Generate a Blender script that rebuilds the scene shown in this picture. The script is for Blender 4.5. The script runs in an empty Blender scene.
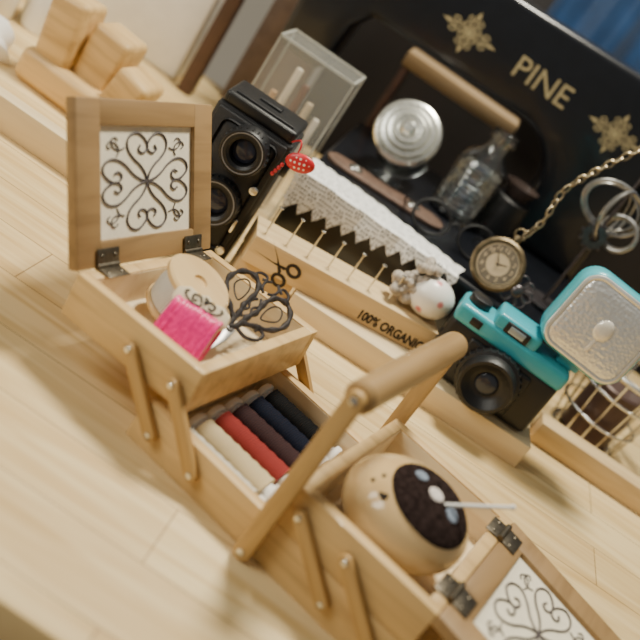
import bpy, bmesh, math, random
from mathutils import Vector, Matrix, Euler, noise
S=0.01
random.seed(3)
scene=bpy.context.scene; col=scene.collection
def T(x,y,z): return Matrix.Translation((x,y,z))
def RX(a): return Matrix.Rotation(a,4,'X')
def RY(a): return Matrix.Rotation(a,4,'Y')
def RZ(a): return Matrix.Rotation(a,4,'Z')
def SC(x,y,z): return Matrix.Diagonal((x,y,z,1))
I=Matrix.Identity(4)
# ---------------------------------------------------------------- materials
def base(name):
    m=bpy.data.materials.new(name); m.use_nodes=True; nt=m.node_tree
    return m,nt,nt.nodes['Principled BSDF']
def ramp(nt,stops):
    r=nt.nodes.new('ShaderNodeValToRGB'); e=r.color_ramp.elements
    while len(e)<len(stops): e.new(.5)
    for el,(p,c) in zip(e,stops): el.position=p; el.color=(*c,1)
    return r
def mat(name,c,rough=.5,metal=0,var=.08,scale=60,bump=0,trans=0,coat=0,sheen=0,bscale=None,spec=.5,alpha=1):
    m,nt,b=base(name)
    tc=nt.nodes.new('ShaderNodeTexCoord'); n=nt.nodes.new('ShaderNodeTexNoise'); n.inputs['Scale'].default_value=scale; n.inputs['Detail'].default_value=4
    nt.links.new(tc.outputs['Object'],n.inputs['Vector'])
    r=ramp(nt,[(.3,tuple(x*(1-var) for x in c)),(.7,tuple(min(1,x*(1+var)) for x in c))])
    nt.links.new(n.outputs['Fac'],r.inputs['Fac']); nt.links.new(r.outputs['Color'],b.inputs['Base Color'])
    b.inputs['Roughness'].default_value=rough; b.inputs['Metallic'].default_value=metal
    b.inputs['Transmission Weight'].default_value=trans; b.inputs['Coat Weight'].default_value=coat
    b.inputs['Sheen Weight'].default_value=sheen; b.inputs['Specular IOR Level'].default_value=spec; b.inputs['Alpha'].default_value=alpha
    if bump:
        n2=nt.nodes.new('ShaderNodeTexNoise'); n2.inputs['Scale'].default_value=bscale or scale*6; nt.links.new(tc.outputs['Object'],n2.inputs['Vector'])
        bp=nt.nodes.new('ShaderNodeBump'); bp.inputs['Strength'].default_value=bump; bp.inputs['Distance'].default_value=.002
        nt.links.new(n2.outputs['Fac'],bp.inputs['Height']); nt.links.new(bp.outputs['Normal'],b.inputs['Normal'])
    return m
def wood(name,light,dark,axis=0,k=12,rough=.55,coat=.1,mid=.55):
    m,nt,b=base(name)
    tc=nt.nodes.new('ShaderNodeTexCoord'); mp=nt.nodes.new('ShaderNodeMapping')
    s=[k*10]*3; s[axis]=k; mp.inputs['Scale'].default_value=s
    n=nt.nodes.new('ShaderNodeTexNoise'); n.inputs['Scale'].default_value=1; n.inputs['Detail'].default_value=6; n.inputs['Distortion'].default_value=.6
    nt.links.new(tc.outputs['Object'],mp.inputs['Vector']); nt.links.new(mp.outputs[0],n.inputs['Vector'])
    r=ramp(nt,[(.3,dark),(mid,light),(.8,tuple(min(1,x*1.05) for x in light))])
    nt.links.new(n.outputs['Fac'],r.inputs['Fac']); nt.links.new(r.outputs['Color'],b.inputs['Base Color'])
    b.inputs['Roughness'].default_value=rough; b.inputs['Coat Weight'].default_value=coat
    bp=nt.nodes.new('ShaderNodeBump'); bp.inputs['Strength'].default_value=.15; bp.inputs['Distance'].default_value=.0005
    nt.links.new(n.outputs['Fac'],bp.inputs['Height']); nt.links.new(bp.outputs['Normal'],b.inputs['Normal'])
    return m
def table_mat():
    m,nt,b=base('pine_tabletop')
    tc=nt.nodes.new('ShaderNodeTexCoord')
    br=nt.nodes.new('ShaderNodeTexBrick'); br.offset=.37; br.inputs['Scale'].default_value=1
    br.inputs['Brick Width'].default_value=.46; br.inputs['Row Height'].default_value=.052; br.inputs['Mortar Size'].default_value=.0005; br.inputs['Mortar Smooth'].default_value=.3
    br.inputs['Bias'].default_value=-.1
    br.inputs['Color1'].default_value=(.84,.64,.33,1); br.inputs['Color2'].default_value=(.73,.53,.255,1); br.inputs['Mortar'].default_value=(.34,.21,.08,1)
    nt.links.new(tc.outputs['Object'],br.inputs['Vector'])
    mp=nt.nodes.new('ShaderNodeMapping'); mp.inputs['Scale'].default_value=(5,60,5)
    n=nt.nodes.new('ShaderNodeTexNoise'); n.inputs['Scale'].default_value=1; n.inputs['Detail'].default_value=7; n.inputs['Distortion'].default_value=.9
    nt.links.new(tc.outputs['Object'],mp.inputs['Vector']); nt.links.new(mp.outputs[0],n.inputs['Vector'])
    r=ramp(nt,[(.30,(.76,.66,.48)),(.6,(1,1,1))]); nt.links.new(n.outputs['Fac'],r.inputs['Fac'])
    mx=nt.nodes.new('ShaderNodeMixRGB'); mx.blend_type='MULTIPLY'; mx.inputs[0].default_value=1
    nt.links.new(br.outputs['Color'],mx.inputs[1]); nt.links.new(r.outputs['Color'],mx.inputs[2]); nt.links.new(mx.outputs[0],b.inputs['Base Color'])
    b.inputs['Roughness'].default_value=.55; b.inputs['Specular IOR Level'].default_value=.4
    return m
M_table=table_mat()
M_box=wood('sewing_box_pine',(.69,.46,.19),(.50,.31,.115),0,10)
M_lin=wood('pale_lining',(.80,.66,.44),(.70,.54,.33),0,8,rough=.7)
M_lid=wood('lid_frame_wood',(.33,.20,.08),(.24,.14,.052),1,10)
M_armb=wood('beech_strut',(.56,.345,.12),(.40,.23,.075),1,8)
M_plank=wood('raw_pine',(.75,.55,.29),(.61,.42,.20),0,9,rough=.7)
M_plank2=wood('pale_pine_board',(.80,.63,.37),(.69,.51,.28),0,6,rough=.7)
M_black=mat('black_enamel',(.005,.006,.009),.28,0,.2,coat=.2)
M_blackp=mat('black_plastic',(.008,.008,.009),.42,0,.2,bump=.15,bscale=1500)
M_leatherette=mat('black_leatherette',(.008,.008,.010),.5,0,.3,scale=400,bump=.4,bscale=2500)
M_steel=mat('brushed_steel',(.74,.74,.71),.25,1,.1)
M_dsteel=mat('dull_blade_steel',(.26,.25,.24),.35,.9,.1)
M_gun=mat('antique_dark_metal',(.10,.088,.083),.34,.8,.4,scale=250)
M_darkm=mat('dark_gunmetal',(.13,.115,.12),.35,.85,.25,scale=200)
M_bronze=mat('aged_bronze',(.19,.145,.085),.42,.9,.35,scale=200,bump=.2)
M_brass=mat('brass_hinge',(.13,.11,.08),.42,.9,.3,scale=300)
M_gold=mat('gold_transfer',(.50,.41,.22),.5,.2,.15,scale=200)
M_glassm=mat('clear_glass',(.97,1,1),.03,0,.0,trans=1)
M_acry=mat('clear_acrylic',(.85,.86,.80),.08,0,.02,alpha=.08)
M_white=mat('white_paint',(.85,.83,.78),.6,0,.04)
M_cream=mat('cream_fabric_panel',(.84,.76,.59),.8,0,.05,scale=200,bump=.3)
M_teal=mat('turquoise_plastic',(.035,.37,.45),.35,0,.07,coat=.3)
M_teal2=mat('turquoise_plastic_light',(.07,.44,.52),.35,0,.07,coat=.3)
def refl_mat():
    m,nt,b=base('ribbed_flash_glass'); tc=nt.nodes.new('ShaderNodeTexCoord')
    v=nt.nodes.new('ShaderNodeTexVoronoi'); v.inputs['Scale'].default_value=330; nt.links.new(tc.outputs['Object'],v.inputs['Vector'])
    n=nt.nodes.new('ShaderNodeTexNoise'); n.inputs['Scale'].default_value=70; nt.links.new(tc.outputs['Object'],n.inputs['Vector'])
    ad=nt.nodes.new('ShaderNodeMath'); ad.operation='ADD'; nt.links.new(v.outputs['Distance'],ad.inputs[0]); nt.links.new(n.outputs['Fac'],ad.inputs[1])
    bp=nt.nodes.new('ShaderNodeBump'); bp.inputs['Strength'].default_value=.45; bp.inputs['Distance'].default_value=.0012
    nt.links.new(ad.outputs[0],bp.inputs['Height']); nt.links.new(bp.outputs['Normal'],b.inputs['Normal'])
    b.inputs['Base Color'].default_value=(.86,.87,.86,1)
    b.inputs['Metallic'].default_value=.6; b.inputs['Roughness'].default_value=.3; b.inputs['Coat Weight'].default_value=1; b.inputs['Coat Roughness'].default_value=.02
    return m
M_refl=refl_mat()
M_pink=mat('magenta_thread',(.90,.015,.22),.38,0,.25,scale=400)
M_paper=mat('pale_card',(.82,.70,.48),.8,0,.04)
M_ink=mat('dark_brown_ink',(.018,.012,.010),.7,0,.2)
M_red=mat('red_charm',(.62,.02,.03),.35,0,.1,coat=.4)
M_leather=mat('brown_leather',(.13,.078,.055),.5,0,.25,scale=150,bump=.4)
M_lace=mat('white_lace_thread',(.95,.94,.91),.8,0,.03,scale=300,bump=.2)
M_felt=mat('dark_brown_felt',(.034,.022,.020),1,0,.6,scale=350,bump=1,spec=.05,bscale=1200)
M_ball=wood('turned_light_wood',(.76,.53,.25),(.68,.45,.20),0,6,rough=.2,coat=.6)
M_blue=mat('pale_blue_dot',(.25,.30,.38),1,0,.25,scale=400,spec=.1)
M_wdot=mat('white_dot',(.74,.66,.62),1,0,.12,scale=400,spec=.1)
M_blueC=mat('blue_satin',(.015,.055,.15),.3,0,.35,scale=12,sheen=.3)
M_darkC=mat('dark_brown_cabinet',(.012,.009,.008),.5,0,.3,scale=10)
M_brown=mat('dark_brown_post',(.07,.032,.02),.5,0,.2)
M_wall=mat('off_white_wall',(.62,.59,.53),.8,0,.03,scale=5)
M_floor=wood('floor_boards',(.30,.19,.11),(.22,.13,.07),0,3)
M_dial=mat('cream_watch_dial',(.58,.44,.27),.6,0,.08)
M_scroll=mat('dark_scrollwork',(.08,.065,.065),.6,0,.2)
def egg_mat():
    m,nt,b=base('floral_glaze'); tc=nt.nodes.new('ShaderNodeTexCoord'); v=nt.nodes.new('ShaderNodeTexVoronoi'); v.inputs['Scale'].default_value=95
    nt.links.new(tc.outputs['Object'],v.inputs['Vector']); r=ramp(nt,[(.0,(.62,.10,.12)),(.22,(.75,.35,.33)),(.36,(.86,.83,.77))])
    nt.links.new(v.outputs['Distance'],r.inputs['Fac']); nt.links.new(r.outputs['Color'],b.inputs['Base Color']); b.inputs['Roughness'].default_value=.3; return m
M_egg=egg_mat()
M_pebble=mat('grey_pebble',(.56,.49,.41),.8,0,.35,scale=250,bump=.8)
def charm_mat():
    m,nt,b=base('red_polka_dot'); tc=nt.nodes.new('ShaderNodeTexCoord'); v=nt.nodes.new('ShaderNodeTexVoronoi'); v.inputs['Scale'].default_value=260; v.inputs['Randomness'].default_value=.2
    nt.links.new(tc.outputs['Object'],v.inputs['Vector']); r=ramp(nt,[(.24,(.9,.8,.7)),(.30,(.62,.02,.03))])
    nt.links.new(v.outputs['Distance'],r.inputs['Fac']); nt.links.new(r.outputs['Color'],b.inputs['Base Color']); b.inputs['Roughness'].default_value=.35; return m
M_charm=charm_mat()
def thread_mat(name,c):
    m,nt,b=base(name); tc=nt.nodes.new('ShaderNodeTexCoord'); w=nt.nodes.new('ShaderNodeTexWave'); w.bands_direction='X'; w.inputs['Scale'].default_value=200; w.inputs['Distortion'].default_value=1.5
    nt.links.new(tc.outputs['Object'],w.inputs['Vector']); r=ramp(nt,[(0,tuple(x*.5 for x in c)),(1,tuple(min(1,x*1.15) for x in c))])
    nt.links.new(w.outputs['Fac'],r.inputs['Fac']); nt.links.new(r.outputs['Color'],b.inputs['Base Color']); b.inputs['Roughness'].default_value=.7; b.inputs['Specular IOR Level'].default_value=.15
    bp=nt.nodes.new('ShaderNodeBump'); bp.inputs['Strength'].default_value=.8; bp.inputs['Distance'].default_value=.0006
    nt.links.new(w.outputs['Fac'],bp.inputs['Height']); nt.links.new(bp.outputs['Normal'],b.inputs['Normal']); return m
# ---------------------------------------------------------------- geometry helpers (cm)
def pbox(sx,sy,sz,bev=0,seg=2):
    b=bmesh.new(); bmesh.ops.create_cube(b,size=1,matrix=SC(sx,sy,sz))
    if bev: bmesh.ops.bevel(b,geom=b.edges[:],offset=bev,segments=seg,affect='EDGES',profile=.5)
    return b
def plathe(prof,seg=40):
    b=bmesh.new(); rings=[]
    for r,z in prof:
        if r<1e-6: rings.append([b.verts.new((0,0,z))])
        else: rings.append([b.verts.new((r*math.cos(2*math.pi*i/seg),r*math.sin(2*math.pi*i/seg),z)) for i in range(seg)])
    for A,C in zip(rings,rings[1:]):
        for i in range(seg):
            j=(i+1)%seg
            if len(A)==1 and len(C)==1: continue
            if len(A)==1: b.faces.new((A[0],C[i],C[j]))
            elif len(C)==1: b.faces.new((A[i],A[j],C[0]))
            else: b.faces.new((A[i],A[j],C[j],C[i]))
    bmesh.ops.recalc_face_normals(b,faces=b.faces[:])
    return b
def pcyl(r,h,bev=0,seg=32,r2=None):
    r2=r if r2 is None else r2
    if bev: return plathe([(0,-h/2),(r-bev,-h/2),(r-bev*.3,-h/2+bev*.3),(r,-h/2+bev),(r2,h/2-bev),(r2-bev*.3,h/2-bev*.3),(r2-bev,h/2),(0,h/2)],seg)
    return plathe([(0,-h/2),(r,-h/2),(r2,h/2),(0,h/2)],seg)
def psph(rx,ry,rz,seg=32):
    b=bmesh.new(); bmesh.ops.create_uvsphere(b,u_segments=seg,v_segments=seg//2,radius=1,matrix=SC(rx,ry,rz)); return b
def ptube(pts,r,seg=8,closed=False):
    pts=[Vector(p) for p in pts]; n=len(pts); b=bmesh.new()
    rr=r if isinstance(r,(list,tuple)) else [r]*n
    tang=[]
    for i in range(n):
        if closed: t=pts[(i+1)%n]-pts[i-1]
        else: t=pts[min(i+1,n-1)]-pts[max(i-1,0)]
        tang.append(t.normalized() if t.length>1e-9 else Vector((0,0,1)))
    up=Vector((0,0,1)) if abs(tang[0].z)<.9 else Vector((1,0,0))
    nv=(up-tang[0]*up.dot(tang[0])).normalized(); rings=[]
    for i in range(n):
        nv=nv-tang[i]*nv.dot(tang[i])
        if nv.length<1e-6: nv=tang[i].orthogonal()
        nv.normalize(); bn=tang[i].cross(nv)
        rings.append([b.verts.new(pts[i]+(nv*math.cos(2*math.pi*k/seg)+bn*math.sin(2*math.pi*k/seg))*rr[i]) for k in range(seg)])
    m=n if closed else n-1
    for i in range(m):
        A,C=rings[i],rings[(i+1)%n]
        for k in range(seg): b.faces.new((A[k],A[(k+1)%seg],C[(k+1)%seg],C[k]))
    if not closed:
        b.faces.new(rings[0][::-1]); b.faces.new(rings[-1])
    bmesh.ops.recalc_face_normals(b,faces=b.faces[:])
    return b
def smooth_pts(P,n=6,closed=False):
    P=[Vector(p) for p in P]; out=[]; N=len(P)
    rng=range(N) if closed else range(N-1)
    for i in rng:
        if closed: a,b,c,d=P[i-1],P[i],P[(i+1)%N],P[(i+2)%N]
        else: a,b,c,d=P[max(i-1,0)],P[i],P[i+1],P[min(i+2,N-1)]
        for k in range(n):
            t=k/n; out.append(.5*((2*b)+(c-a)*t+(2*a-5*b+4*c-d)*t*t+(3*b-a-3*c+d)*t**3))
    if not closed: out.append(P[-1])
    return out
def pprism(poly,h,bev=0,seg=2):
    b=bmesh.new(); vs=[b.verts.new((x,y,-h/2)) for x,y in poly]; f=b.faces.new(vs)
    r=bmesh.ops.extrude_face_region(b,geom=[f]); bmesh.ops.translate(b,vec=(0,0,h),verts=[v for v in r['geom'] if isinstance(v,bmesh.types.BMVert)])
    bmesh.ops.recalc_face_normals(b,faces=b.faces[:])
    if bev:
        ed=[e for e in b.edges if abs(e.verts[0].co.z-e.verts[1].co.z)<1e-6]
        bmesh.ops.bevel(b,geom=ed,offset=bev,segments=seg,affect='EDGES',profile=.5)
    return b
def circ(r,n=32,cx=0,cy=0,sy=1): return [(cx+r*math.cos(2*math.pi*i/n),cy+sy*r*math.sin(2*math.pi*i/n)) for i in range(n)]
def rrect(w,h,r,n=7):
    p=[]
    for cx,cy,a0 in((w/2-r,h/2-r,0),(-w/2+r,h/2-r,math.pi/2),(-w/2+r,-h/2+r,math.pi),(w/2-r,-h/2+r,1.5*math.pi)):
        for i in range(n+1): t=a0+math.pi/2*i/n; p.append((cx+r*math.cos(t),cy+r*math.sin(t)))
    return p
def ring3(rx,ry,n=30,cx=0,cy=0,z=0): return [(cx+rx*math.cos(2*math.pi*i/n),cy+ry*math.sin(2*math.pi*i/n),z) for i in range(n)]
def stadium(L,w,n=8):
    r=w/2; p=[]
    for i in range(n+1): a=math.pi*i/n; p.append((r*math.cos(a),L+r*math.sin(a)))
    for i in range(n+1): a=math.pi+math.pi*i/n; p.append((r*math.cos(a),r*math.sin(a)))
    return p
def ptext(body,size,depth=.03,off=0,align='CENTER'):
    cu=bpy.data.curves.new('t','FONT'); cu.body=body; cu.size=size; cu.extrude=depth; cu.offset=off; cu.align_x=align; cu.align_y='CENTER'; cu.resolution_u=4
    ob=bpy.data.objects.new('t',cu); col.objects.link(ob); bpy.context.view_layer.update()
    me=bpy.data.meshes.new_from_object(ob.evaluated_get(bpy.context.evaluated_depsgraph_get()))
    b=bmesh.new(); b.from_mesh(me); bpy.data.objects.remove(ob); bpy.data.curves.remove(cu); bpy.data.meshes.remove(me); return b
class B:
    def __init__(s): s.bm=bmesh.new()
    def add(s,t,M=I,mi=0):
        bmesh.ops.transform(t,matrix=M,verts=t.verts[:])
        if M.determinant()<0: bmesh.ops.reverse_faces(t,faces=t.faces[:])
        for f in t.faces: f.material_index=mi
        me=bpy.data.meshes.new('tmp'); t.to_mesh(me); t.free(); s.bm.from_mesh(me); bpy.data.meshes.remove(me); return s
def mk(name,b,mats,M=I,parent=None,label=None,category=None,angle=38,group=None,kind=None):
    if isinstance(b,B): b=b.bm
    if not isinstance(mats,(list,tuple)): mats=[mats]
    me=bpy.data.meshes.new(name); bmesh.ops.scale(b,vec=(S,S,S),verts=b.verts[:]); b.to_mesh(me); b.free()
    for m in mats: me.materials.append(m)
    me.polygons.foreach_set('use_smooth',[True]*len(me.polygons)); me.set_sharp_from_angle(angle=math.radians(angle))
    o=bpy.data.objects.new(name,me); col.objects.link(o); place(o,M,parent); tag(o,label,category,group,kind); return o
def place(o,M,parent):
    M=M.copy(); M.translation=M.translation*S
    if parent: o.parent=parent
    o.matrix_local=M
def tag(o,label=None,category=None,group=None,kind=None):
    if label:o['label']=label
    if category:o['category']=category
    if group:o['group']=group
    if kind:o['kind']=kind
def empty(name,M,label,category,group=None,parent=None):
    o=bpy.data.objects.new(name,None); o.empty_display_size=.02; col.objects.link(o); place(o,M,parent); tag(o,label,category,group); return o
def one(t,M=I,mi=0): return B().add(t,M,mi)
def align(d,at=(0,0,0)):
    return T(*at)@Vector(d).to_track_quat('Z','Y').to_matrix().to_4x4()
# ---------------------------------------------------------------- room
def struct(name,b,m,M=I): return mk(name,b,m,M,kind='structure',label=name.replace('_',' ')+' of the room')
struct('floor',pbox(420,420,4),M_floor,T(10,60,-77))
struct('wall_back',pbox(420,6,300),M_wall,T(10,200,73))
struct('wall_left',pbox(6,420,300),M_wall,T(-180,60,73))
struct('wall_right',pbox(6,420,300),M_wall,T(190,60,73))
# ---------------------------------------------------------------- table
tb=empty('table',T(5,28,-75),'pale jointed pine table carrying the sewing things','table')
mk('tabletop',pbox(150,87,3.2,.5),M_table,T(0,.1,73.4),tb)
for x in(-70,70):
    for y in(-38,38): mk('leg',pbox(6,6,71.7,.4),M_plank2,T(x,y,35.95),tb)
mk('wood_board',pbox(34,1.6,2.7,.15),M_plank2,T(-31,24.8,1.35),None,'long pale pine edging board lying across the tabletop','board')
# ---------------------------------------------------------------- sewing box
a,W,hb,ht=9.793,14.0,2.751,2.814
BX=RZ(-.295)
box=empty('sewing_box',BX,'pale wood cantilever sewing box standing open on the table','sewing box')
def openbox(L,W,H,t=.8,fl=.35,divs=()):
    b=B()
    for y in(t/2,W-t/2): b.add(pbox(L,t,H,.08),T(L/2,y,H/2))
    for x in(t/2,L-t/2): b.add(pbox(t,W-2*t+.04,H,.08),T(x,W/2,H/2))
    for x in divs: b.add(pbox(t*.8,W-2*t+.04,H-.3,.05),T(x,W/2,H/2-.15))
    b.add(pbox(L-t,W-t,fl),T(L/2,W/2,fl/2+.03))
    e=.03
    for y in(t+e/2,W-t-e/2): b.add(pbox(L-2*t,e,H-.25),T(L/2,y,H/2),1)
    for x in(t+e/2,L-t-e/2): b.add(pbox(e,W-2*t,H-.25),T(x,W/2,H/2),1)
    b.add(pbox(L-2*t,W-2*t,e),T(L/2,W/2,fl+.06),1)
    return b
mk('base',openbox(2*a,W,hb,.8,.35,(a-.1,)),[M_box,M_lin],I,box)
TL=T(-7.47,0,2.876)@RY(-.08)
mk('tray',openbox(a,W,ht),[M_box,M_lin],TL,box)
TR=T(a,0,hb+.01)
mk('tray',openbox(a,W,ht),[M_box,M_lin],TR,box)
def scroll(side):
    b=B()
    # each heart leaves the centre almost straight, swells to broad lobes and dips at the top
    half=[(0,.0),(.05,.16),(.16,.32),(.31,.46),(.42,.62),(.44,.78),(.36,.91),(.22,.95),(.09,.87),(.0,.72),(.03,.60),(.13,.56),(.20,.63),(.16,.71)]
    cor=[(.50,.66),(.62,.62),(.74,.68),(.78,.80),(.70,.86),(.64,.80)]
    su,sv=4.6,3.1
    for q in range(4):
        for mir in(1,-1):
            for P,r in((half,.068),(cor,.04)):
                pts=[]
                for x,y in P:
                    if P is cor and mir==-1: x,y=y,x
                    else: x*=mir
                    X,Y=(x,y) if q==0 else (y,-x) if q==1 else (-x,-y) if q==2 else (-y,x)
                    pts.append((0,X*su,Y*sv))
                b.add(ptube(smooth_pts(pts,5),r,6))
    return b
def lid(M,side):
    b=B(); h=a; w=W; bw,bh,t=2.15,1.55,.75
    b.add(pbox(t,bw,h,.1),T(-side*t/2,-w/2+bw/2,h/2)); b.add(pbox(t,bw,h,.1),T(-side*t/2,w/2-bw/2,h/2))
    b.add(pbox(t-.01,w-2*bw+.1,bh,.1),T(-side*t/2,0,bh/2)); b.add(pbox(t-.01,w-2*bw+.1,bh,.1),T(-side*t/2,0,h-bh/2))
    l=mk('lid',b,M_lid,M,box)
    mk('panel',pbox(.2,w-2*bw+.2,h-2*bh+.2),M_cream,T(-side*.42,0,h/2),l,'cream panel behind glass')
    mk('scrollwork',scroll(side),M_scroll,T(-side*.27,0,h/2),l,'dark curled scroll pattern')
    return l
lid(TL@T(-.05,W/2,ht+.05)@RY(-.508),1)
lid(T(2*a+.05,W/2,hb+ht+.05)@RY(math.radians(97)),-1)
for y in(2.6,11.6):
    hm=TL@T(.0,y,ht+.06)@RY(-.5)
    b=B(); b.add(ptube([(0,y0,.1) for y0 in(-1,1)],.2,10),I); b.add(pbox(.08,2,1.0,.02),T(.06,0,.65))
    b.add(pbox(1.0,2,.08,.02),RY(.5)@T(.55,0,.05))
    for q in(-.6,.6): b.add(psph(.06,.14,.14,10),T(.12,q,.7)); b.add(psph(.14,.14,.06,10),RY(.5)@T(.6,q,.1))
    mk('hinge',b,M_brass,hm,box,'dark metal hinge')
    hm=T(2*a,y,hb+ht+.06)
    b=B(); b.add(ptube([(0,y0,.12) for y0 in(-1,1)],.2,10)); b.add(pbox(1.0,2,.08,.02),T(-.55,0,.04)); b.add(pbox(1.1,2,.08,.02),RY(.12)@T(.65,0,.06))
    for q in(-.6,.6): b.add(psph(.14,.14,.07,10),T(-.6,q,.1)); b.add(psph(.14,.14,.07,10),T(.7,q,.02))
    mk('hinge',b,M_brass,hm,box,'dark metal hinge')
def arm(p,q,y):
    p=Vector(p);q=Vector(q); d=q-p; L=d.length; ang=math.atan2(d.x,d.y)
    b=B(); b.add(pprism(stadium(L,.84),.5,.13))
    for yy in(0,L):
        b.add(pcyl(.2,.1,.03,16),T(0,yy,.28),1); b.add(pcyl(.2,.1,.03,16),T(0,yy,-.28),1)
    mk('linkage_arm',b,[M_armb,M_steel],T(p.x,y,p.y)@RY(ang)@RX(math.pi/2),box,'rounded wooden strut with screws')
q1,q2,s,zl,zuL,cR,zuR=1.473,4.794,3.779,1.378,4.842,3.71,4.326
for y in(-.33,W+.33):
    arm((q1,zl),(q1-s,zuL-.25),y); arm((q2,zl),(q2-s,zuL),y)
    arm((2*a-q2,zl),(2*a-q2-cR,zuR),y); arm((2*a-q1,zl),(2*a-q1-cR,zuR),y)
hd=empty('handle',T(a,0,.55),'wooden carrying handle','handle',parent=box); del hd['category']
hh=11.3
for y in(-.75,W+.75):
    b=B(); b.add(pprism(stadium(hh,1.1),.6,.15)); b.add(pcyl(.24,.12,.03,16),T(0,0,.32),1); b.add(pcyl(.24,.12,.03,16),T(0,0,-.32),1)
    b.add(pcyl(.24,.12,.03,16),T(0,hh,.32),1)
    mk('handle_arm',b,[M_armb,M_steel],T(0,y,0)@RX(math.pi/2),hd)
mk('grip',plathe([(0,-W/2-.45),(.7,-W/2-.45),(.9,-W/2-.2),(.96,0),(.9,W/2+.2),(.7,W/2+.45),(0,W/2+.45)],28),wood('grip_wood',(.39,.245,.10),(.30,.18,.07),2,8,rough=.35),T(0,W/2,hh)@RX(math.pi/2),hd)
# ---------------------------------------------------------------- thread spools in the base
cols=[('white',(.84,.79,.66)),('cream',(.80,.64,.38)),('deep salmon red',(.34,.045,.04)),('dull maroon grey',(.05,.024,.026)),('navy',(.006,.009,.024)),('black',(.004,.004,.005))]
for i,(n,c) in enumerate(cols):
    y=1.85+i*2.05; L=6.8
    sp=empty('thread_spool',BX@T(5.1,y,1.2),n+' sewing thread spool lying in the box base','thread spool','thread spools in the sewing box base')
    mk('core',one(plathe([(0,-L/2),(.66,-L/2),(.74,-L/2+.12),(.74,-L/2+.4),(.5,-L/2+.5),(.5,L/2-.5),(.74,L/2-.4),(.74,L/2-.12),(.66,L/2),(0,L/2)],20),SC(1,1.28,1)@RY(math.pi/2)),M_white,I,sp)
    pr=[(0,-L/2+.7)]
    for k in range(0,15):
        z=-L/2+.75+(L-1.5)*k/14; pr+=[(.78-.05*(k%2),z)]
    pr+=[(0,L/2-.7)]
    mk('thread',one(plathe(pr,24),SC(1,1.28,1)@RY(math.pi/2)),thread_mat(n+'_thread',c),I,sp)
# ---------------------------------------------------------------- left tray contents
fz=.48
LM=BX@TL
SPM=LM@T(3.1,6.6,fz+.62)@RY(.30)@RX(.03)
sp=empty('wooden_spool',SPM,'large turned wooden thread spool leaning in the upper tray','spool')
mk('spool_body',plathe([(0,0),(1.95,0),(2.05,.1),(2.05,.35),(1.95,.45),(.9,.5),(.9,2.5),(2.05,2.55),(2.25,2.65),(2.25,2.95),(2.1,3.08),(.5,3.08),(.42,2.9),(0,2.9)],40),M_ball,I,sp)
mk('thread',plathe([(.92,.52),(1.95,.55),(2.05,1.5),(1.95,2.5),(.92,2.52)],40),thread_mat('ecru_thread',(.88,.86,.78)),I,sp)
b=B(); n=17
for layer in range(2):
    for i in range(n):
        x=-1.5+3.0*i/(n-1)+(.09 if layer else 0); j=random.uniform(-.07,.07); k=random.uniform(-.08,.08); e=.16*layer
        loop=[(x+j,-.42-e,-1.35+k),(x,-.52-e+j*.5,0),(x-j,-.42-e,1.3+k),(x,0,1.5+e),(x+j,.42+e,1.3),(x,.5+e,0),(x-j,.42+e,-1.35),(x,0,-1.5-e)]
        b.add(ptube(smooth_pts(loop,3,True),.12,7,True))
SKM=BX@TL@T(6.1,3.2,2.25)@RZ(.2)@RX(-.62)
skn=empty('embroidery_floss',SKM,'bright magenta embroidery floss wound on a wooden bobbin card','embroidery floss')
mk('floss',b,M_pink,I,skn,None,None,kind='stuff')
card=[(-1.7,-1.7),(1.7,-1.7),(1.75,-1.4),(1.6,-1.1),(1.6,1.2),(1.9,1.6),(1.8,2.2),(1.2,2.55),(.5,2.4),(0,2.65),(-.5,2.4),(-1.2,2.55),(-1.8,2.2),(-1.9,1.6),(-1.6,1.2),(-1.6,-1.1),(-1.75,-1.4)]
mk('bobbin_card',one(pprism(card,.5,.08),RX(math.pi/2)),M_paper,I,skn,'pale wooden bobbin card with dark emblem')
b=B()
for k in(-1,1):
    b.add(ptube(smooth_pts([(k*.1,0,0),(k*.35,.3,0),(k*.75,.2,0),(k*.65,-.1,0),(k*.4,0,0)],4),.06,5)); b.add(ptube(smooth_pts([(k*.12,-.25,0),(k*.6,-.3,0),(k*1.1,-.1,0),(k*1.3,.15,0),(k*1.1,.25,0)],4),.055,5))
    b.add(ptube(smooth_pts([(0,k*.1,0),(.16*k,.33*k,0),(-.1*k,.36*k,0)],4),.055,5))
mk('printed_emblem',one(b.bm,RX(math.pi/2)@SC(1,1,.4)),M_ink,T(0,-.27,2.05),skn,'dark curly printed emblem')
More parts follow.
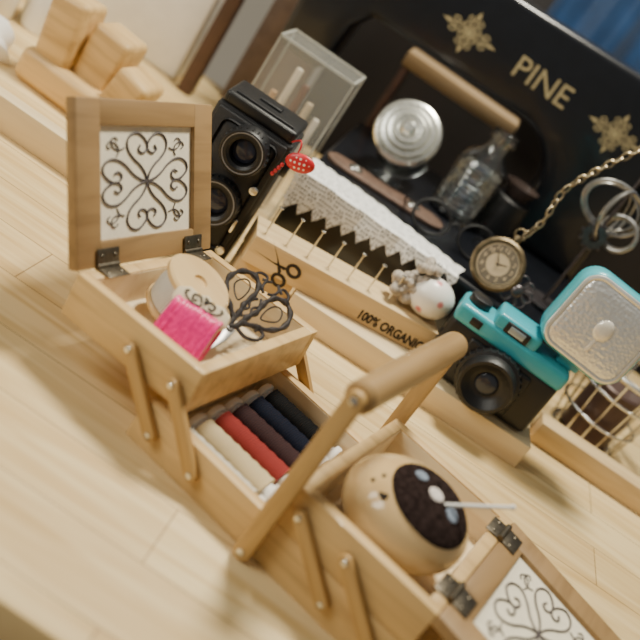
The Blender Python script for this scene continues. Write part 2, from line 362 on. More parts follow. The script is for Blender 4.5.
# scissors
p0=Vector((1.0,5.2,4.6)); p1=Vector((1.8,12.0,7.2)); d=(p1-p0)
yv=d.normalized(); zv=Vector((0.1,-.55,.85)); xv=yv.cross(zv).normalized(); zv=xv.cross(yv).normalized()
SM=Matrix(((xv.x,yv.x,zv.x,p0.x),(xv.y,yv.y,zv.y,p0.y),(xv.z,yv.z,zv.z,p0.z),(0,0,0,1)))@T(0,-.3,0)@SC(.95,.95,.95)
sc=empty('scissors',SM,'ornate dark antique embroidery scissors resting in the upper tray','scissors')
for m in(1,-1):
    b=B()
    b.add(pprism([(0,0),(.42*m,2.0),(.38*m,3.1),(-.30*m,3.1),(-.12*m,1.6)],.14,.03),T(0,0,.09*m))
    mk('blade',b,M_dsteel,I,sc)
    b=B(); z=.1*m
    bow=[(.30,4.1),(.95,4.5),(1.9,5.2),(2.5,6.3),(2.35,7.5),(1.6,8.2),(.8,7.9),(.45,6.9),(.5,5.7),(.35,4.9)]
    nb=len(smooth_pts([(m*x,y,z) for x,y in bow],5,True))
    b.add(ptube(smooth_pts([(m*x,y,z) for x,y in bow],5,True),[.20+.05*math.sin(i*2*math.pi/nb*10) for i in range(nb)],8,True))
    inn=[(.98,5.5),(1.55,5.8),(1.95,6.4),(1.85,7.1),(1.5,7.45),(1.1,7.2),(.9,6.5)]
    b.add(ptube(smooth_pts([(m*x,y,z) for x,y in inn],5,True),.06,6,True))
    for P,r in (([(-.1,2.9),(.2,3.5),(.3,4.1)],.22),([(.35,3.4),(1.1,3.3),(1.8,3.8),(1.9,4.5),(1.45,4.7),(1.3,4.35)],.13),([(.25,8.9),(.55,8.5),(.45,7.9),(.15,7.6)],.11),
              ([(.05,4.6),(.3,5.1),(.1,5.6),(.35,6.2),(.1,6.8)],.10),([(1.5,8.2),(1.3,8.8),(.8,9.0),(.6,8.7),(.85,8.5)],.11)):
        b.add(ptube(smooth_pts([(m*x,y,z) for x,y in P],5),r,8))
    mk('finger_loop',b,M_gun,I,sc)
mk('pivot_screw',pcyl(.28,.5,.05,18),M_gun,T(0,2.9,0),sc)
# ---------------------------------------------------------------- pincushion
rc=Vector((3.9,3.75,2.6))
PM=BX@T(14.75,4.95,hb+.35+.12+rc.z)
pc=empty('pincushion',PM,'round light wood pincushion with dark felt cap in the tray','pincushion')
mk('body',psph(rc.x,rc.y,rc.z,48),M_ball,I,pc)
Rb=BX.to_3x3().inverted()
axis=(Rb@Vector((.17,-.32,.88))).normalized()
def on_ball(dirv,off=0):
    d=dirv.normalized(); k=1/math.sqrt((d.x/rc.x)**2+(d.y/rc.y)**2+(d.z/rc.z)**2); return d*(k+off)
xa=(Vector((1,0,0))-axis*axis.x).normalized(); ya=axis.cross(xa)
def patch(ang,off,dirc=axis,n=10,seg=48,sx=1,sy=1,wob=0,fuzz=0):
    xx=(Vector((1,0,0))-dirc*dirc.x).normalized(); yy=dirc.cross(xx)
    b=bmesh.new(); rings=[[b.verts.new(on_ball(dirc,off))]]
    for i in range(1,n+1):
        t=ang*i/n; o=off if i<n-1 else (off*.7 if i<n else -.05)
        R=[]
        for k in range(seg):
            an=2*math.pi*k/seg; tt=t*(1+wob*math.sin(an*7)*math.sin(an*3+1))
            R.append(b.verts.new(on_ball(dirc*math.cos(tt)+(xx*math.cos(an)*sx+yy*math.sin(an)*sy)*math.sin(tt),o+(random.uniform(-fuzz,fuzz) if i<n else 0))))
        rings.append(R)
    for i in range(n):
        A,C=rings[i],rings[i+1]
        for k in range(seg):
            j=(k+1)%seg
            b.faces.new((A[0],C[k],C[j]) if i==0 else (A[k],C[k],C[j],A[j]))
    bmesh.ops.recalc_face_normals(b,faces=b.faces[:]); return b
mk('felt_cap',patch(.88,.10,sx=1.12,sy=.92,n=30,seg=120,fuzz=.016),M_felt,I,pc,'dark brown fuzzy felt cap')
def dd(u,v): return (axis+xa*u+ya*v).normalized()
for (u,v,r,m) in((-.52,.16,.17,M_blue),(-.02,.0,.20,M_wdot),(.46,.0,.17,M_blue)):
    mk('spot',patch(r,.16,dd(u,v),6,36,wob=.03,fuzz=.008),m,I,pc,'felt spot')
b=B()
for (u,v,sz) in((-1.55,-.75,.75),(-2.1,-1.35,.75),(-1.0,-1.35,1.15)):
    dv=dd(u,v); p=on_ball(dv,.0); M0=align(dv,p)@RZ(.6)@SC(sz,sz,1)
    if sz<1: b.add(psph(.2,.2,.04,12),M0)
    else: b.add(psph(.15,.15,.04,12),M0@T(.12,.08,0)); b.add(psph(.15,.15,.04,12),M0@T(-.12,.08,0)); b.add(psph(.12,.2,.04,12),M0@T(0,-.1,0))
mk('painted_mark',b,M_ink,I,pc)
wp=PM@on_ball(dd(.25,.02),.1); pd=Vector((.84,.16,.52)).normalized()
pn=empty('sewing_pin',T(*wp),'white stick pin pushed into the felt cap','pin')
mk('shaft',ptube([-pd*.3,pd*3.5],.11,8),M_white,I,pn); mk('pin_head',psph(.17,.17,.17,12),M_white,T(*(pd*3.55)),pn)
# ---------------------------------------------------------------- planks / rack behind
mk('wooden_plank',pbox(23.2,10,2.3,.12),M_plank2,T(3,25.6,0)@RZ(.055)@T(11.6,5,1.15),None,'thick pale pine plank lying on the table','plank')
BLM=T(-2.0,24.9,2.34)@RZ(.28)
bl=empty('pin_rack',BLM,'pine block with upright nails and black stencilled print','rack')
mk('block',pbox(17.5,4.2,2.5,.1),M_plank,T(8.75,2.1,1.25),bl)
mk('riser',pbox(5.0,3.2,2.3,.1),M_plank,T(2.5,2.2,-1.17),bl)
for i in range(7):
    b=B(); b.add(ptube([(0,0,-.2),(.0,0,2.5)],.08,8)); b.add(pcyl(.22,.1,.02,14),T(0,0,2.52))
    mk('nail',b,M_steel,T(.8+i*1.95,1.3,2.5),bl)
mk('lettering',one(ptext('100% ORGANIC',1.16,.01,.05,'LEFT'),SC(.78,1,1)),M_ink,T(10.6,-.02,.72)@RX(math.pi/2),bl,'bold black stencilled words')
b=B()
for m in(1,-1):
    b.add(ptube([(m*.66+.40*math.cos(t),-1.2+.52*math.sin(t),0) for t in [2*math.pi*i/20 for i in range(20)]],.15,6,True))
    b.add(pprism([(m*.46,-.80),(m*.10,-.76),(-m*.82,1.8),(-m*.22,.3)],.02))
mk('scissors_print',b,M_ink,T(2.6,-.02,1.22)@RX(math.pi/2)@RZ(1.1)@SC(1.1,1.1,.2),bl,'printed scissors emblem')
eg=empty('ornament',BLM@T(14.5,2.1,2.52),'floral ceramic egg nestled in a knobbly pebble figure','ornament')
mk('egg',psph(2.05,1.8,1.8,28),M_egg,T(1.2,-.2,1.82),eg,'white egg with red flowers')
b=B()
for i in range(36):
    r=random.uniform(.35,.6); b.add(psph(r,r,r*.9,12),T(random.uniform(-2.1,.1),random.uniform(-.9,.9),random.uniform(.4,2.2)))
for i in range(16): b.add(psph(.45,.45,.45,12),T(random.uniform(-1.1,.5),random.uniform(-.3,.7),random.uniform(2.4,4.3)))
mk('pebble_body',b,M_pebble,I,eg,'rough grey pebbled figure')
# ---------------------------------------------------------------- twin lens camera
TLM=T(-6.9,28.9,0)@RZ(.06)
tl=empty('twin_lens_camera',TLM,'black twin lens camera standing behind the box lid','camera')
b=B(); b.add(pbox(6.8,5.6,12.0,.35,3),T(0,0,6.0)); b.add(pbox(6.2,.5,11.4,.2),T(0,-2.9,6.0)); b.add(pbox(4.9,.6,9.8,.6,3),T(.2,-3.3,6.4)); mk('body',b,M_leatherette,I,tl)
b=B(); b.add(pbox(6.4,5.2,1.1,.3,3),T(0,0,12.4)); b.add(pbox(5.2,.3,.25,.08),T(0,-2.0,13.0)); b.add(pbox(2,1.2,.3,.1),T(0,.4,13.0)); b.add(pbox(5.6,.2,.7,.06),T(0,-2.65,12.5)); mk('viewing_hood',b,M_blackp,I,tl)
M_coat=mat('lens_coating',(.03,.035,.06),.08,.3,.1); M_lp=mat('grey_lens_print',(.2,.2,.21),.4)
for z,r in((9.9,1.75),(5.2,1.9)):
    ln=mk('lens',one(plathe([(0,0),(r*.6,.1),(r*.62,.9),(r*.75,1.1),(r,1.1),(r+.12,.9),(r+.12,.2),(r+.2,0),(r+.2,-.5),(0,-.5)],36),RX(math.pi/2)),M_blackp,T(.45,-3.6,z),tl)
    mk('lens_glass',one(psph(r*.6,r*.6,.3,24),RX(math.pi/2)),M_coat,T(0,-.15,0),ln)
    b=B()
    for i in range(26): t=2*math.pi*i/26; b.add(pbox(.12,.14,.6,.03),T((r+.14)*math.cos(t),(r+.14)*math.sin(t),.5)@RZ(t+math.pi/2))
    mk('focus_teeth',one(b.bm,RX(math.pi/2)),M_blackp,I,ln)
    mk('lens_ring',one(plathe([(r*.88,1.12),(r*.93,1.14),(r*.93,1.05),(r*.88,1.05)],36),RX(math.pi/2)),M_lp,T(0,-.02,0),ln)
b=B(); b.add(pcyl(.35,.5,.06,16),T(2.6,-3.75,7.6)@RX(math.pi/2)); b.add(pcyl(.3,.5,.06,16),T(-1.7,-3.75,7.6)@RX(math.pi/2)); b.add(pbox(.25,.5,1.2,.08),T(2.7,-3.7,4.2)); b.add(pcyl(.4,.4,.06,16),T(2.75,-3.2,1.6)@RX(math.pi/2))
mk('shutter_control',b,M_steel,I,tl,'small metal shutter controls')
mk('knob',one(pcyl(.9,.6,.1,24),RY(math.pi/2)),M_blackp,T(3.6,0,9.5),tl)
ch=empty('charm',T(-2.75,25.1,13.2),'red polka dot charm on a cord hanging from the camera','charm')
mk('cord',ptube(smooth_pts([(-.9,1.2,-.9),(-.3,.3,-.2),(0,0,-.5),(.05,0,-1.0)],5),.07,6),M_red,I,ch)
mk('charm_disc',psph(1.2,.35,.75,20),M_charm,RY(-.3)@T(.1,0,-1.7),ch)
b=B()
for i in range(4): b.add(psph(.17,.17,.17,12),T(-.5-.1*i,0,-2.5-.34*i))
mk('bead',b,M_red,I,ch)
AX=-7.2
ac=empty('acrylic_box',T(AX,43.5,0),'clear acrylic box holding small sewing notions','container')
b=B(); w,dp,h=7.8,5.5,15.5
for y in(-dp/2,dp/2): b.add(pbox(w,.15,h),T(0,y,h/2))
for x in(-w/2,w/2): b.add(pbox(.15,dp-.2,h),T(x,0,h/2))
b.add(pbox(w,dp,.3),T(0,0,.15)); b.add(pbox(w+.2,dp+.2,.2),T(0,0,h+.12)); mk('shell',b,M_acry,I,ac)
b=B()
for x in(-w/2,w/2):
    for y in(-dp/2,dp/2): b.add(pbox(.2,.2,h),T(x,y,h/2))
for y in(-dp/2,dp/2): b.add(pbox(w,.2,.2),T(0,y,h+.2))
for x in(-w/2,w/2): b.add(pbox(.2,dp,.2),T(x,0,h+.2))
mk('edge_trim',b,mat('frosted_edge',(.60,.60,.54),.3,alpha=.5),I,ac)
for i in range(5):
    x=-2.4+i*1.2; c=[(.42,.26,.13),(.72,.63,.48),(.16,.08,.05),(.5,.40,.26),(.66,.6,.5)][i]; hs=10+(i*7%4)*1.1
    r=empty('stick',T(AX+x,43.5+random.uniform(-.8,.8),.32),'slim wooden stick standing in the acrylic box','stick','sticks in the acrylic box')
    mk('shaft',pcyl(.35,hs,.08,14),mat('stick_paint%d'%i,c,.5),T(0,0,hs/2),r)
# ---------------------------------------------------------------- sewing machine
sm=empty('sewing_machine',T(0,58,0),'glossy black vintage sewing machine with gold lettering','sewing machine')
mk('bed',pbox(29.0,28.5,8,.5,3),M_black,T(11.9,-7.65,4),sm)
poly=[(-15,28),(-14.5,12),(-13.5,11),(-9.5,11),(-8.6,12),(-8.3,17),(-7,19)]
poly+=[(11,19.2)]
for i in range(9):
    t=math.pi/2*i/8; poly.append((11.5+5.5*math.sin(t),13.7+5.5*math.cos(t)))
poly+=[(16.6,10),(15.0,8.4),(14.8,8.02),(26.3,8.02),(26.3,25),(25,28.5),(20,29.3),(5,28.7),(-6,29),(-13,29.3)]
b=B(); b.add(pprism([(x,z) for x,z in poly],6.4,.8,4),RX(math.pi/2)@T(0,0,-3.2)); mk('arm',b,M_black,I,sm)
mk('handwheel',one(plathe([(0,-.4),(1,-.5),(1.2,-.9),(4.4,-.8),(5.2,-.7),(5.5,0),(5.2,.7),(4.4,.8),(1.2,.9),(1,.5),(0,.4)],36),RY(math.pi/2)),M_black,T(27.6,3.2,20),sm)
mk('lettering',ptext('PINE',3.3,.02,.0),M_gold,T(11.2,-.04,23.2)@RX(math.pi/2),sm,'gold PINE lettering')
for cx in(2.2,20.3):
    b=B()
    for q in range(4):
        an=q*math.pi/2; L=1.25 if q%2==0 else 1
        b.add(ptube(smooth_pts([(.3,0,0),(.8,.42,0),(1.5,.12,0),(1.75,0,0),(1.5,-.12,0),(.8,-.42,0)],4,True),.07,5,True),RZ(an)@SC(L,1,.2)); b.add(ptube(ring3(.3,.16,14,.95,0),.05,5,True),RZ(an)@SC(L,1,.2))
        b.add(ptube(ring3(.38,.24,14,.75,0),.06,5,True),RZ(an+math.pi/4)@SC(1,1,.2))
        b.add(pprism([(1.6,-.3),(2.35,0),(1.6,.3),(1.85,0)],.03),RZ(an)@SC(L,1,1))
        for m in(1,-1): b.add(ptube(smooth_pts([(1.2,.25*m,0),(1.55,.55*m,0),(1.3,.8*m,0),(1.05,.6*m,0),(1.2,.5*m,0)],4),.055,5),RZ(an)@SC(L,1,.2))
    b.add(pprism(circ(.28,16),.04)); b.add(ptube(ring3(.6,.6,24),.05,5,True),SC(1,1,.2))
    mk('gold_emblem',b,M_gold,T(cx,-.04,23.2)@RX(math.pi/2)@SC(1.1,1.0,1),sm,'gold filigree cross ornament')
# lace
b=bmesh.new(); nx,ny=260,92; L=17.0; Wd=8.4
def lp(i,j):
    x=-3.0+L*i/nx; s=Wd*j/ny; flat=4.6
    if s<flat: return Vector((x+.3*math.sin(s*.9),36.2+(flat-s)-.15,8.08+.07*abs(math.sin(x*.9+s*.6))))
    return Vector((x+.15*math.sin(s*1.3+x*.4),35.98-.10-.3*abs(math.sin(x*.8))-.18*(s-flat),8.06-(s-flat)))
V={}
def gv(i,j):
    if (i,j) not in V: V[(i,j)]=b.verts.new(lp(i,j))
    return V[(i,j)]
for i in range(nx):
    prog=i/nx; ph=(i%22)/22; sc1=1-abs(2*ph-1)
    edge=ny-12-30*prog**1.1+11*sc1; edge2=38*max(0,prog-.35)+4*(1-abs(math.sin(math.pi*i/22)))
    for j in range(ny):
        if j>edge or j<edge2: continue
        hole=False
        if j<edge-4 and j>edge2+2:
            cx=(i%22)-11; cy=((j+(11 if (i//22)%2 else 0))%22)-11; rr=math.hypot(cx,cy); an=math.atan2(cy,cx)
            if rr<8.5: hole=(3.0<rr<5.6 and math.cos(an*6)>.1) or rr<1.3
            else: hole=(i%4<2 and j%4<2)
        if edge-3.5<=j<edge-1.6 and i%5<2: hole=True
        if not hole: b.faces.new((gv(i,j),gv(i+1,j),gv(i+1,j+1),gv(i,j+1)))
r=bmesh.ops.extrude_face_region(b,geom=b.faces[:]); bmesh.ops.translate(b,vec=(0,-.02,.03),verts=[v for v in r['geom'] if isinstance(v,bmesh.types.BMVert)])
bmesh.ops.recalc_face_normals(b,faces=b.faces[:])
mk('lace_trim',b,M_lace,I,None,'white scalloped lace doily draped over the machine bed','lace')
b=B(); b.add(pprism(stadium(9.5,3.6),.35,.08),RZ(-math.pi/2))
st=empty('leather_strap',T(-.4,44.3,8.22)@RZ(.12),'grey brown leather strap with a metal snap on the machine bed','strap')
mk('strap',b,M_leather,I,st)
for x in(7.8,1.2): mk('snap',plathe([(0,.35),(.25,.33),(.5,.15),(.7,.1),(.75,0),(.7,-.1),(0,-.1)],24),M_steel,T(x,0,.25),st)
bt=empty('glass_bottle',T(11.1,52.4,8.02),'small clear ribbed glass bottle on the machine bed','bottle')
prof=[(0,.15),(2.3,.1),(2.65,.3),(2.75,.8)]
z=1.0
while z<5.6: prof+=[(2.75,z),(2.58,z+.18),(2.58,z+.3),(2.75,z+.46)]; z+=.55
prof+=[(2.7,6.0),(2.3,6.8),(1.5,7.5),(1.2,7.9),(1.15,8.9),(1.45,9.0),(1.5,9.5),(1.45,9.9),(1.2,9.95),(1.0,9.6),(.95,8.0),(1.3,7.3),(2.1,6.6),(2.45,5.9),(2.45,.7),(2.2,.45),(0,.4)]
mk('glass_body',plathe(prof,36),mat('bottle_glass',(.97,1,1),.02,0,0,trans=1,coat=1),I,bt)
JM=T(2.9,48.2,13.3)@align((-.12,-.86,.50))
jr=empty('glass_jar',JM,'glass jar with ribbed silver lid tipped toward the viewer','jar')
prof=[(0,1.7),(.45,1.66),(.8,1.4),(.95,1.15),(1.1,1.35),(1.35,1.38),(1.5,1.0),(1.65,1.2),(1.95,1.15),(2.1,.7),(2.25,.9),(2.6,.85),(2.75,.4),(2.9,.6),(3.15,.5),(3.35,.2),(3.35,-.6),(3.2,-.8),(2.9,-.8),(2.9,0),(0,0)]
mk('lid',plathe(prof,48),mat('pale_pewter',(.72,.72,.67),.26,.85,.08,scale=150),I,jr,'ribbed round silver lid',angle=25)
mk('glass_body',plathe([(2.7,-.3),(2.7,-1.2),(2.95,-1.6),(2.95,-5.3),(2.6,-5.8),(0,-5.8),(0,-5.6),(2.5,-5.6),(2.8,-5.2),(2.8,-1.7),(2.5,-1.2),(2.5,-.3)],36),M_glassm,I,jr)
pt=empty('thread_cone',T(15.6,54.0,8.02),'dark wound thread cone with a cupped top','thread cone')
mk('wound_thread',plathe([(0,0),(2.2,0),(2.3,.3),(2.0,4.6),(1.6,4.9),(0,4.9)],30),M_blackp,I,pt)
mk('cup',plathe([(0,4.9),(1.2,4.9),(1.9,6.3),(1.75,6.3),(1.1,5.1),(0,5.1)],30),mat('dark_amber_cup',(.05,.035,.03),.25,0),I,pt)
gl=empty('eyeglasses',T(11.8,41.2,8.05)@RZ(.25),'dark wire rimmed eyeglasses lying on the machine bed','eyeglasses')
for m in(1,-1):
    b=B(); b.add(ptube([(m*2.5+1.9*math.cos(t),0,1.75+1.55*math.sin(t)) for t in [2*math.pi*i/28 for i in range(28)]],.17,8,True)); mk('rim',b,M_blackp,RX(-.35),gl)
    b=B(); b.add(ptube(smooth_pts([(m*4.4,0,2.1),(m*4.6,.6,2.0),(m*4.5,3,1.4),(m*4.2,5.4,.8),(m*4.1,6.2,.2)],4),.14,8)); mk('temple',b,M_blackp,I,gl)
mk('bridge',ptube(smooth_pts([(-.65,0,2.0),(0,0,2.35),(.65,0,2.0)],4),.15,8),M_blackp,RX(-.35),gl)
WM=T(16.2,37.6,10.5)@RZ(-.15)@RX(math.radians(72))@SC(.93,.93,.93)
pw=empty('pocket_watch',WM,'aged bronze pocket watch propped on the machine bed','pocket watch')
mk('case',plathe([(0,-.7),(1.6,-.65),(2.3,-.35),(2.62,0),(2.62,.3),(2.35,.5),(2.1,.45),(2.05,.28),(0,.28)],44),M_bronze,I,pw)
mk('dial',pcyl(2.03,.06,0,40),M_dial,T(0,0,.33),pw,'cream dial')
mk('chapter_ring',plathe([(1.15,.37),(1.9,.37),(1.9,.39),(1.15,.39)],40),mat('dark_dial_ring',(.16,.125,.085),.5,0,.3,scale=500),I,pw)
b=B()
for i in range(1,13):
    an=math.pi/2-i*math.pi/6; b.add(ptext(str(i),.62,.01,.01),T(1.52*math.cos(an),1.52*math.sin(an),.42))
mk('numeral',b,M_dial,I,pw)
b=B(); b.add(pprism([(-.06,-.2),(.06,-.2),(.02,1.3),(-.02,1.3)],.03),T(0,0,.45)@RZ(.6)); b.add(pprism([(-.08,-.2),(.08,-.2),(.03,.9),(-.03,.9)],.03),T(0,0,.48)@RZ(-1.2)); mk('watch_hand',b,M_ink,I,pw)
b=B(); b.add(pcyl(.42,.7,.08,18),T(0,2.95,-.05)@RX(math.pi/2)); b.add(ptube(ring3(.55,.55,20,0,3.5,-.05),.1,6,True)); mk('crown',b,M_bronze,I,pw)
P=smooth_pts([(16.6,38.6,13.4),(17.3,39.4,15.6),(17.2,40.0,18.6),(18.6,40.3,22.0),(20.6,40.5,25.8),(21.2,40.6,28.6)],12); b=B(); acc=0; k=0
for p,q in zip(P,P[1:]):
    acc+=(q-p).length
    if acc>.6:
        acc=0; dv=(q-p).normalized(); el=[(.26*math.cos(t),0,.46*math.sin(t)) for t in [2*math.pi*i/12 for i in range(12)]]
        b.add(ptube(el,.10,5,True),align(dv,q)@RZ(math.pi/2*(k%2))); k+=1
mk('chain',b,mat('chain_bronze',(.36,.29,.18),.4,.85,.3,scale=200),I,None,'old bronze link chain hanging above the pocket watch','chain',kind='stuff')
wo=empty('jewellery_stand',T(22.6,44.0,8.02),'curled silver wire jewellery stand on the machine bed','jewellery stand')
b=B(); b.add(pcyl(2.2,.4,.1,30),T(0,0,.2)); b.add(ptube([(0,0,.3),(0,0,20.5)],.16,8)); b.add(ptube(smooth_pts([(0,0,20.3),(-.2,-.3,21.3),(-.8,-.8,21.5),(-1.2,-1.1,20.9)],4),.14,8)); mk('post',b,M_darkm,I,wo)
M_sil=mat('ring_silver',(.42,.41,.39),.32,.9,.2,scale=200)
for (cx,cz,r,rot,ry) in((-.4,11.2,3.2,0.2,2.2),(.2,10.8,2.7,1.0,2.5),(1.4,9.6,1.8,-.5,1.6)):
    b=B(); b.add(ptube([(r*math.cos(t),0,ry*math.sin(t)) for t in [2*math.pi*i/36 for i in range(36)]],.2,8,True)); b.add(ptube([(r*.86*math.cos(t),.35,ry*.86*math.sin(t)) for t in [2*math.pi*i/36 for i in range(36)]],.12,6,True))
    mk('wire_ring',b,M_sil,T(cx,-.35,cz)@RZ(rot)@RY(rot*.7),wo)
b=B(); b.add(one(plathe([(.5,-.2),(1.1,-.2),(1.1,.2),(.5,.2),(.5,-.2)],20),RX(math.pi/2)).bm)
for i in range(10): t=i*math.pi/5; b.add(pbox(.3,.4,.3,.04),T(1.2*math.cos(t),0,1.2*math.sin(t))@RY(-t))
mk('small_gear',b,M_darkm,T(-.2,-.6,8.2),wo)
br=empty('brooch',T(18.9,36.4,8.02),'dark filigree metal brooch beside the pocket watch','brooch')
b=B()
for i in range(8):
    t=i*math.pi/4; b.add(ptube([(1.0*math.cos(t)+.5*math.cos(s_),0,1.75+1.0*math.sin(t)+.5*math.sin(s_)) for s_ in [2*math.pi*k/12 for k in range(12)]],.1,5,True))
b.add(psph(.6,.3,.6,14),T(0,0,1.75)); mk('filigree',b,M_darkm,RX(-.3),br)
# ---------------------------------------------------------------- toy camera with flash
CM=T(19.9,29.6,2.42)@RZ(-.06)
tc=empty('toy_camera',CM,'black and turquoise plastic toy camera standing on the plank','camera')
b=B(); b.add(pbox(10.4,3.6,5.2,.5,4),T(0,0,2.6)); b.add(pbox(6,.6,4.2,.3,3),T(0,-1.8,2.5)); mk('body',b,M_blackp,I,tc)
b=B(); b.add(pbox(10.6,3.8,1.7,.45,4),T(0,0,5.7)); b.add(pbox(4.2,3.4,1.5,.35,3),T(-.3,0,6.9)); mk('top_cover',b,M_teal,I,tc)
b=B(); b.add(pbox(2.2,.3,.95,.1),T(-.3,-1.75,6.95)); b.add(pbox(1.0,.2,.7,.08),T(-3.4,-1.9,5.7)); mk('viewfinder',b,M_blackp,I,tc)
mk('viewfinder_window',pbox(1.4,.1,.6,.03),mat('finder_glass',(.35,.42,.45),.1,.3),T(-.3,-1.92,6.95),tc)
ln=mk('lens',one(plathe([(0,-.5),(2.5,-.5),(2.65,0),(2.65,.9),(2.4,1.0),(2.35,1.9),(2.2,2.1),(1.95,2.1),(1.4,1.5),(1.0,1.3),(0,1.3)],44),RX(math.pi/2)),M_blackp,T(0.1,-2.0,2.5),tc)
b=B()
for i in range(30):
    t=2*math.pi*i/30; b.add(pbox(.12,.26,.8,.03),T(2.62*math.cos(t),2.62*math.sin(t),.45)@RZ(t+math.pi/2))
mk('grip_ring',one(b.bm,RX(math.pi/2)),M_blackp,I,ln)
mk('lens_glass',one(psph(1.0,1.0,.35,24),RX(math.pi/2)),mat('toy_lens',(.03,.035,.05),.06,.2),T(0,-1.3,0),ln)
mk('winding_knob',pcyl(1.0,.7,.1,24),M_blackp,T(-4.0,0,6.85),tc)
FM=CM@T(4.6,.3,6.56)
fl=empty('camera_flash',FM,'turquoise flash unit with square silver reflector on the camera','camera flash')
mk('foot',pbox(2.0,1.6,1.2,.2),M_teal,T(0,0,.6),fl)
FR=T(0.1,0,4.35)@RZ(.04)@RX(-.10)@RY(.06)
b=B(); b.add(pprism(rrect(7.8,7.4,1.7),3.0,.5,4),RX(math.pi/2)); b.add(pprism(rrect(6.4,6.0,1.6),2.2,.7,4),RX(math.pi/2)@T(0,0,-1.8)); hd2=mk('housing',b,M_teal2,FR,fl)
b=B(); rp=rrect(6.9,6.5,1.2); b.add(ptube([(x,-1.5,z) for x,z in rp],.24,8,True)); mk('reflector_rim',b,mat('pale_silver_rim',(.80,.79,.74),.25,.6),I,hd2)
bb=bmesh.new(); base_r=rrect(6.7,6.3,1.1); rings=[]; nr=18
for i in range(nr+1):
    k=i/nr; rings.append([bb.verts.new((x*k,-1.56-.5*math.sqrt(max(0,1-k*k))-.03*math.cos(k*40),z*k)) for x,z in base_r] if i else [bb.verts.new((0,-2.09,0))])
for i in range(nr):
    A,C=rings[i],rings[i+1]; m_=len(C)
    for k in range(m_):
        j=(k+1)%m_
        bb.faces.new((A[0],C[k],C[j]) if i==0 else (A[k],C[k],C[j],A[j]))
bmesh.ops.recalc_face_normals(bb,faces=bb.faces[:])
mk('reflector',bb,M_refl,I,hd2,'bright silver reflector under ribbed glass',angle=80)
b=B(); b.add(psph(.75,.3,.95,20),T(0,-2.05,.1)); b.add(pbox(.3,.2,1.4,.06),T(0,-2.0,-1.3)); mk('bulb',b,mat('bright_bulb',(.93,.88,.76),.1,.2,.05,scale=200,coat=.8),I,hd2)
mk('wood_strip',pbox(26,2.4,2.2,.15),M_plank,T(40.3,34.9,1.1)@RZ(.02),None,'square pine strip lying in front of the wire basket','wood strip')
wb=empty('wire_basket',T(33.2,42.0,0.02),'open metal wire basket holding a dark brown tin','basket')
b=B()
for z,r in((.2,3.4),(3,3.9),(6,4.3),(8.2,4.6)):
    b.add(ptube([(r*math.cos(t),r*math.sin(t),z) for t in [2*math.pi*i/36 for i in range(36)]],.16 if z<8 else .28,6,True))
for i in range(14):
    t=2*math.pi*i/14; b.add(ptube([(0,0,.2),(3.4*math.cos(t),3.4*math.sin(t),.2),(4.6*math.cos(t),4.6*math.sin(t),8.2)],.11,6))
mk('wire_frame',b,M_steel,I,wb)
mk('tin_can',plathe([(0,0),(2.5,0),(2.6,.1),(2.6,5.8),(2.4,6),(0,6)],30),mat('dark_brown_tin',(.10,.06,.05),.4,.3),T(33.2,42.0,.45),None,'dark brown tin inside the wire basket','tin')
# ---------------------------------------------------------------- blurred things further back
ws=empty('wooden_stand',T(5,69.3,0),'small pale wooden stand behind the sewing machine','stand')
mk('top_shelf',pbox(15,4.6,1.8,.2),wood('tan_shelf',(.38,.26,.14),(.30,.20,.10),0,6),T(0,0,16.2),ws)
for x in(-6.8,6.8): mk('leg',pbox(.8,4.5,15.2,.1),M_brown,T(x,0,7.65),ws)
mk('cabinet',one(pbox(92,8,110,.4)),M_darkC,T(34,88,-20),None,'dark brown cabinet standing behind the table','cabinet')
b=bmesh.new(); n=90; rows=[]
for j in range(2):
    rows.append([b.verts.new((8+i*.9,80.5+1.2*math.sin(i*.55)+.5*math.sin(i*1.7),[22,95][j])) for i in range(n)])
for i in range(n-1): b.faces.new((rows[0][i],rows[0][i+1],rows[1][i+1],rows[1][i]))
mk('blue_curtain',b,M_blueC,I,None,'deep blue satin curtain hanging behind the sewing machine','curtain',angle=80)
mk('wooden_post',pbox(1.6,1.8,60,.15),M_brown,T(-21.0,61,30),None,'dark brown upright post behind the table things','post')
mk('dark_board',pbox(8,1.2,34,.2),mat('taupe_board',(.16,.11,.085),.6,0,.2),T(-14.6,68,17),None,'taupe brown board standing at the table back','board')
mk('white_storage_box',pbox(22,8,30,.5),M_white,T(-34,66,15),None,'plain white storage box at the back of the table','box')
wc=empty('wooden_caddy',T(-23.2,38.0,0)@RZ(-.1),'chunky pale wooden holder with rounded uprights','holder')
mk('base_block',pbox(12,6.5,3.2,.8,3),M_box,T(0,0,1.6),wc)
for k,(x,y,h,w_,an) in enumerate(((-3.8,-.6,6.4,3.6,-.10),(0.1,.6,5.6,4.0,.06),(3.9,-.4,3.8,3.4,.20))):
    mk('upright',pbox(w_,4.2,h,.6,3),M_box,T(x,y,2.6+h/2)@RY(an),wc)
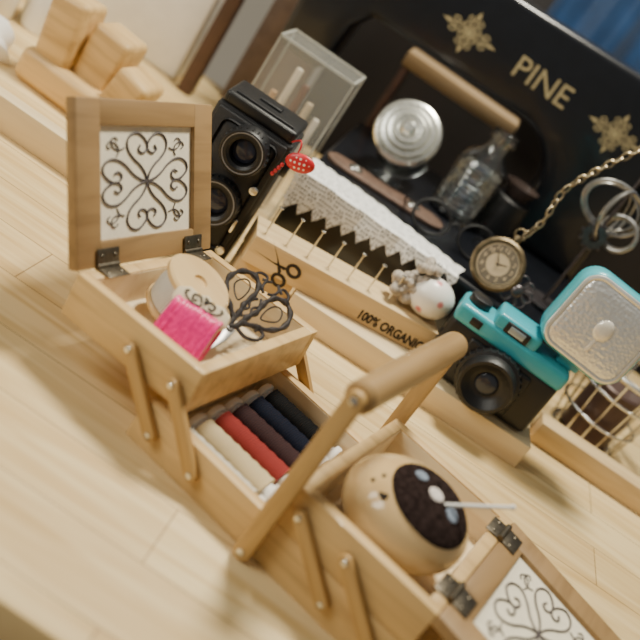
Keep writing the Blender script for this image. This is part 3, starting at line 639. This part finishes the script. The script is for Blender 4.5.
for x,y,h in((-34.5,50,9),(-39,47,11)):
    o=empty('white_bottle',T(x,y,0),'blurred white plastic bottle at the table back','bottle','white bottles at the table back')
    mk('bottle_body',plathe([(0,0),(2.2,0),(2.4,.3),(2.4,h*.7),(1.8,h*.82),(1,h*.86),(1,h*.9)],24),M_white,I,o)
    mk('cap',pcyl(1.15,h*.16,.1,20),M_brown if x>-36 else M_white,T(0,0,h*.95),o)
b=bmesh.new(); bmesh.ops.create_icosphere(b,subdivisions=4,radius=1)
for v in b.verts:
    n=1+.18*math.sin(v.co.x*7+v.co.y*4)+.12*math.sin(v.co.y*11+v.co.z*5); v.co=Vector((v.co.x*6*n,v.co.y*4.5*n,max(-.0,v.co.z)*4.5*n))
mk('white_cloth',b,M_white,T(-38,36,.05),None,'crumpled white cloth on the table','cloth')
# ---------------------------------------------------------------- lights & camera
def area(name,loc,target,size,power,color):
    l=bpy.data.lights.new(name,'AREA'); l.shape='DISK'; l.size=size; l.energy=power; l.color=color
    o=bpy.data.objects.new(name,l); col.objects.link(o); o.location=Vector(loc)
    o.rotation_euler=(Vector(target)-Vector(loc)).to_track_quat('-Z','Y').to_euler()
area('ceiling_lamp',(.02,.50,1.15),(-.05,.03,0),.25,24,(1,.94,.78))
area('window_light',(-1.1,-.5,.9),(-.1,.05,0),.8,14,(1,.97,.86))
w=bpy.data.worlds.new('world'); scene.world=w; w.use_nodes=True; w.node_tree.nodes['Background'].inputs[0].default_value=(1,.97,.88,1); w.node_tree.nodes['Background'].inputs[1].default_value=.2
psi,p,rho,f=.017,.411,.609,989.6
d=Vector((math.sin(psi)*math.cos(p),math.cos(psi)*math.cos(p),-math.sin(p)))
r0=Vector((math.cos(psi),-math.sin(psi),0)); u0=r0.cross(d)
R=r0*math.cos(rho)+u0*math.sin(rho); U=-r0*math.sin(rho)+u0*math.cos(rho)
cd=bpy.data.cameras.new('camera'); co=bpy.data.objects.new('camera',cd); col.objects.link(co); scene.camera=co
C=Vector((4.67,-47.56,33.5))*S
co.matrix_world=Matrix(((R.x,U.x,-d.x,C.x),(R.y,U.y,-d.y,C.y),(R.z,U.z,-d.z,C.z),(0,0,0,1)))
cd.sensor_width=36; cd.lens=36*f/640; cd.clip_start=.02
cd.dof.use_dof=True; cd.dof.focus_distance=.70; cd.dof.aperture_fstop=5.0
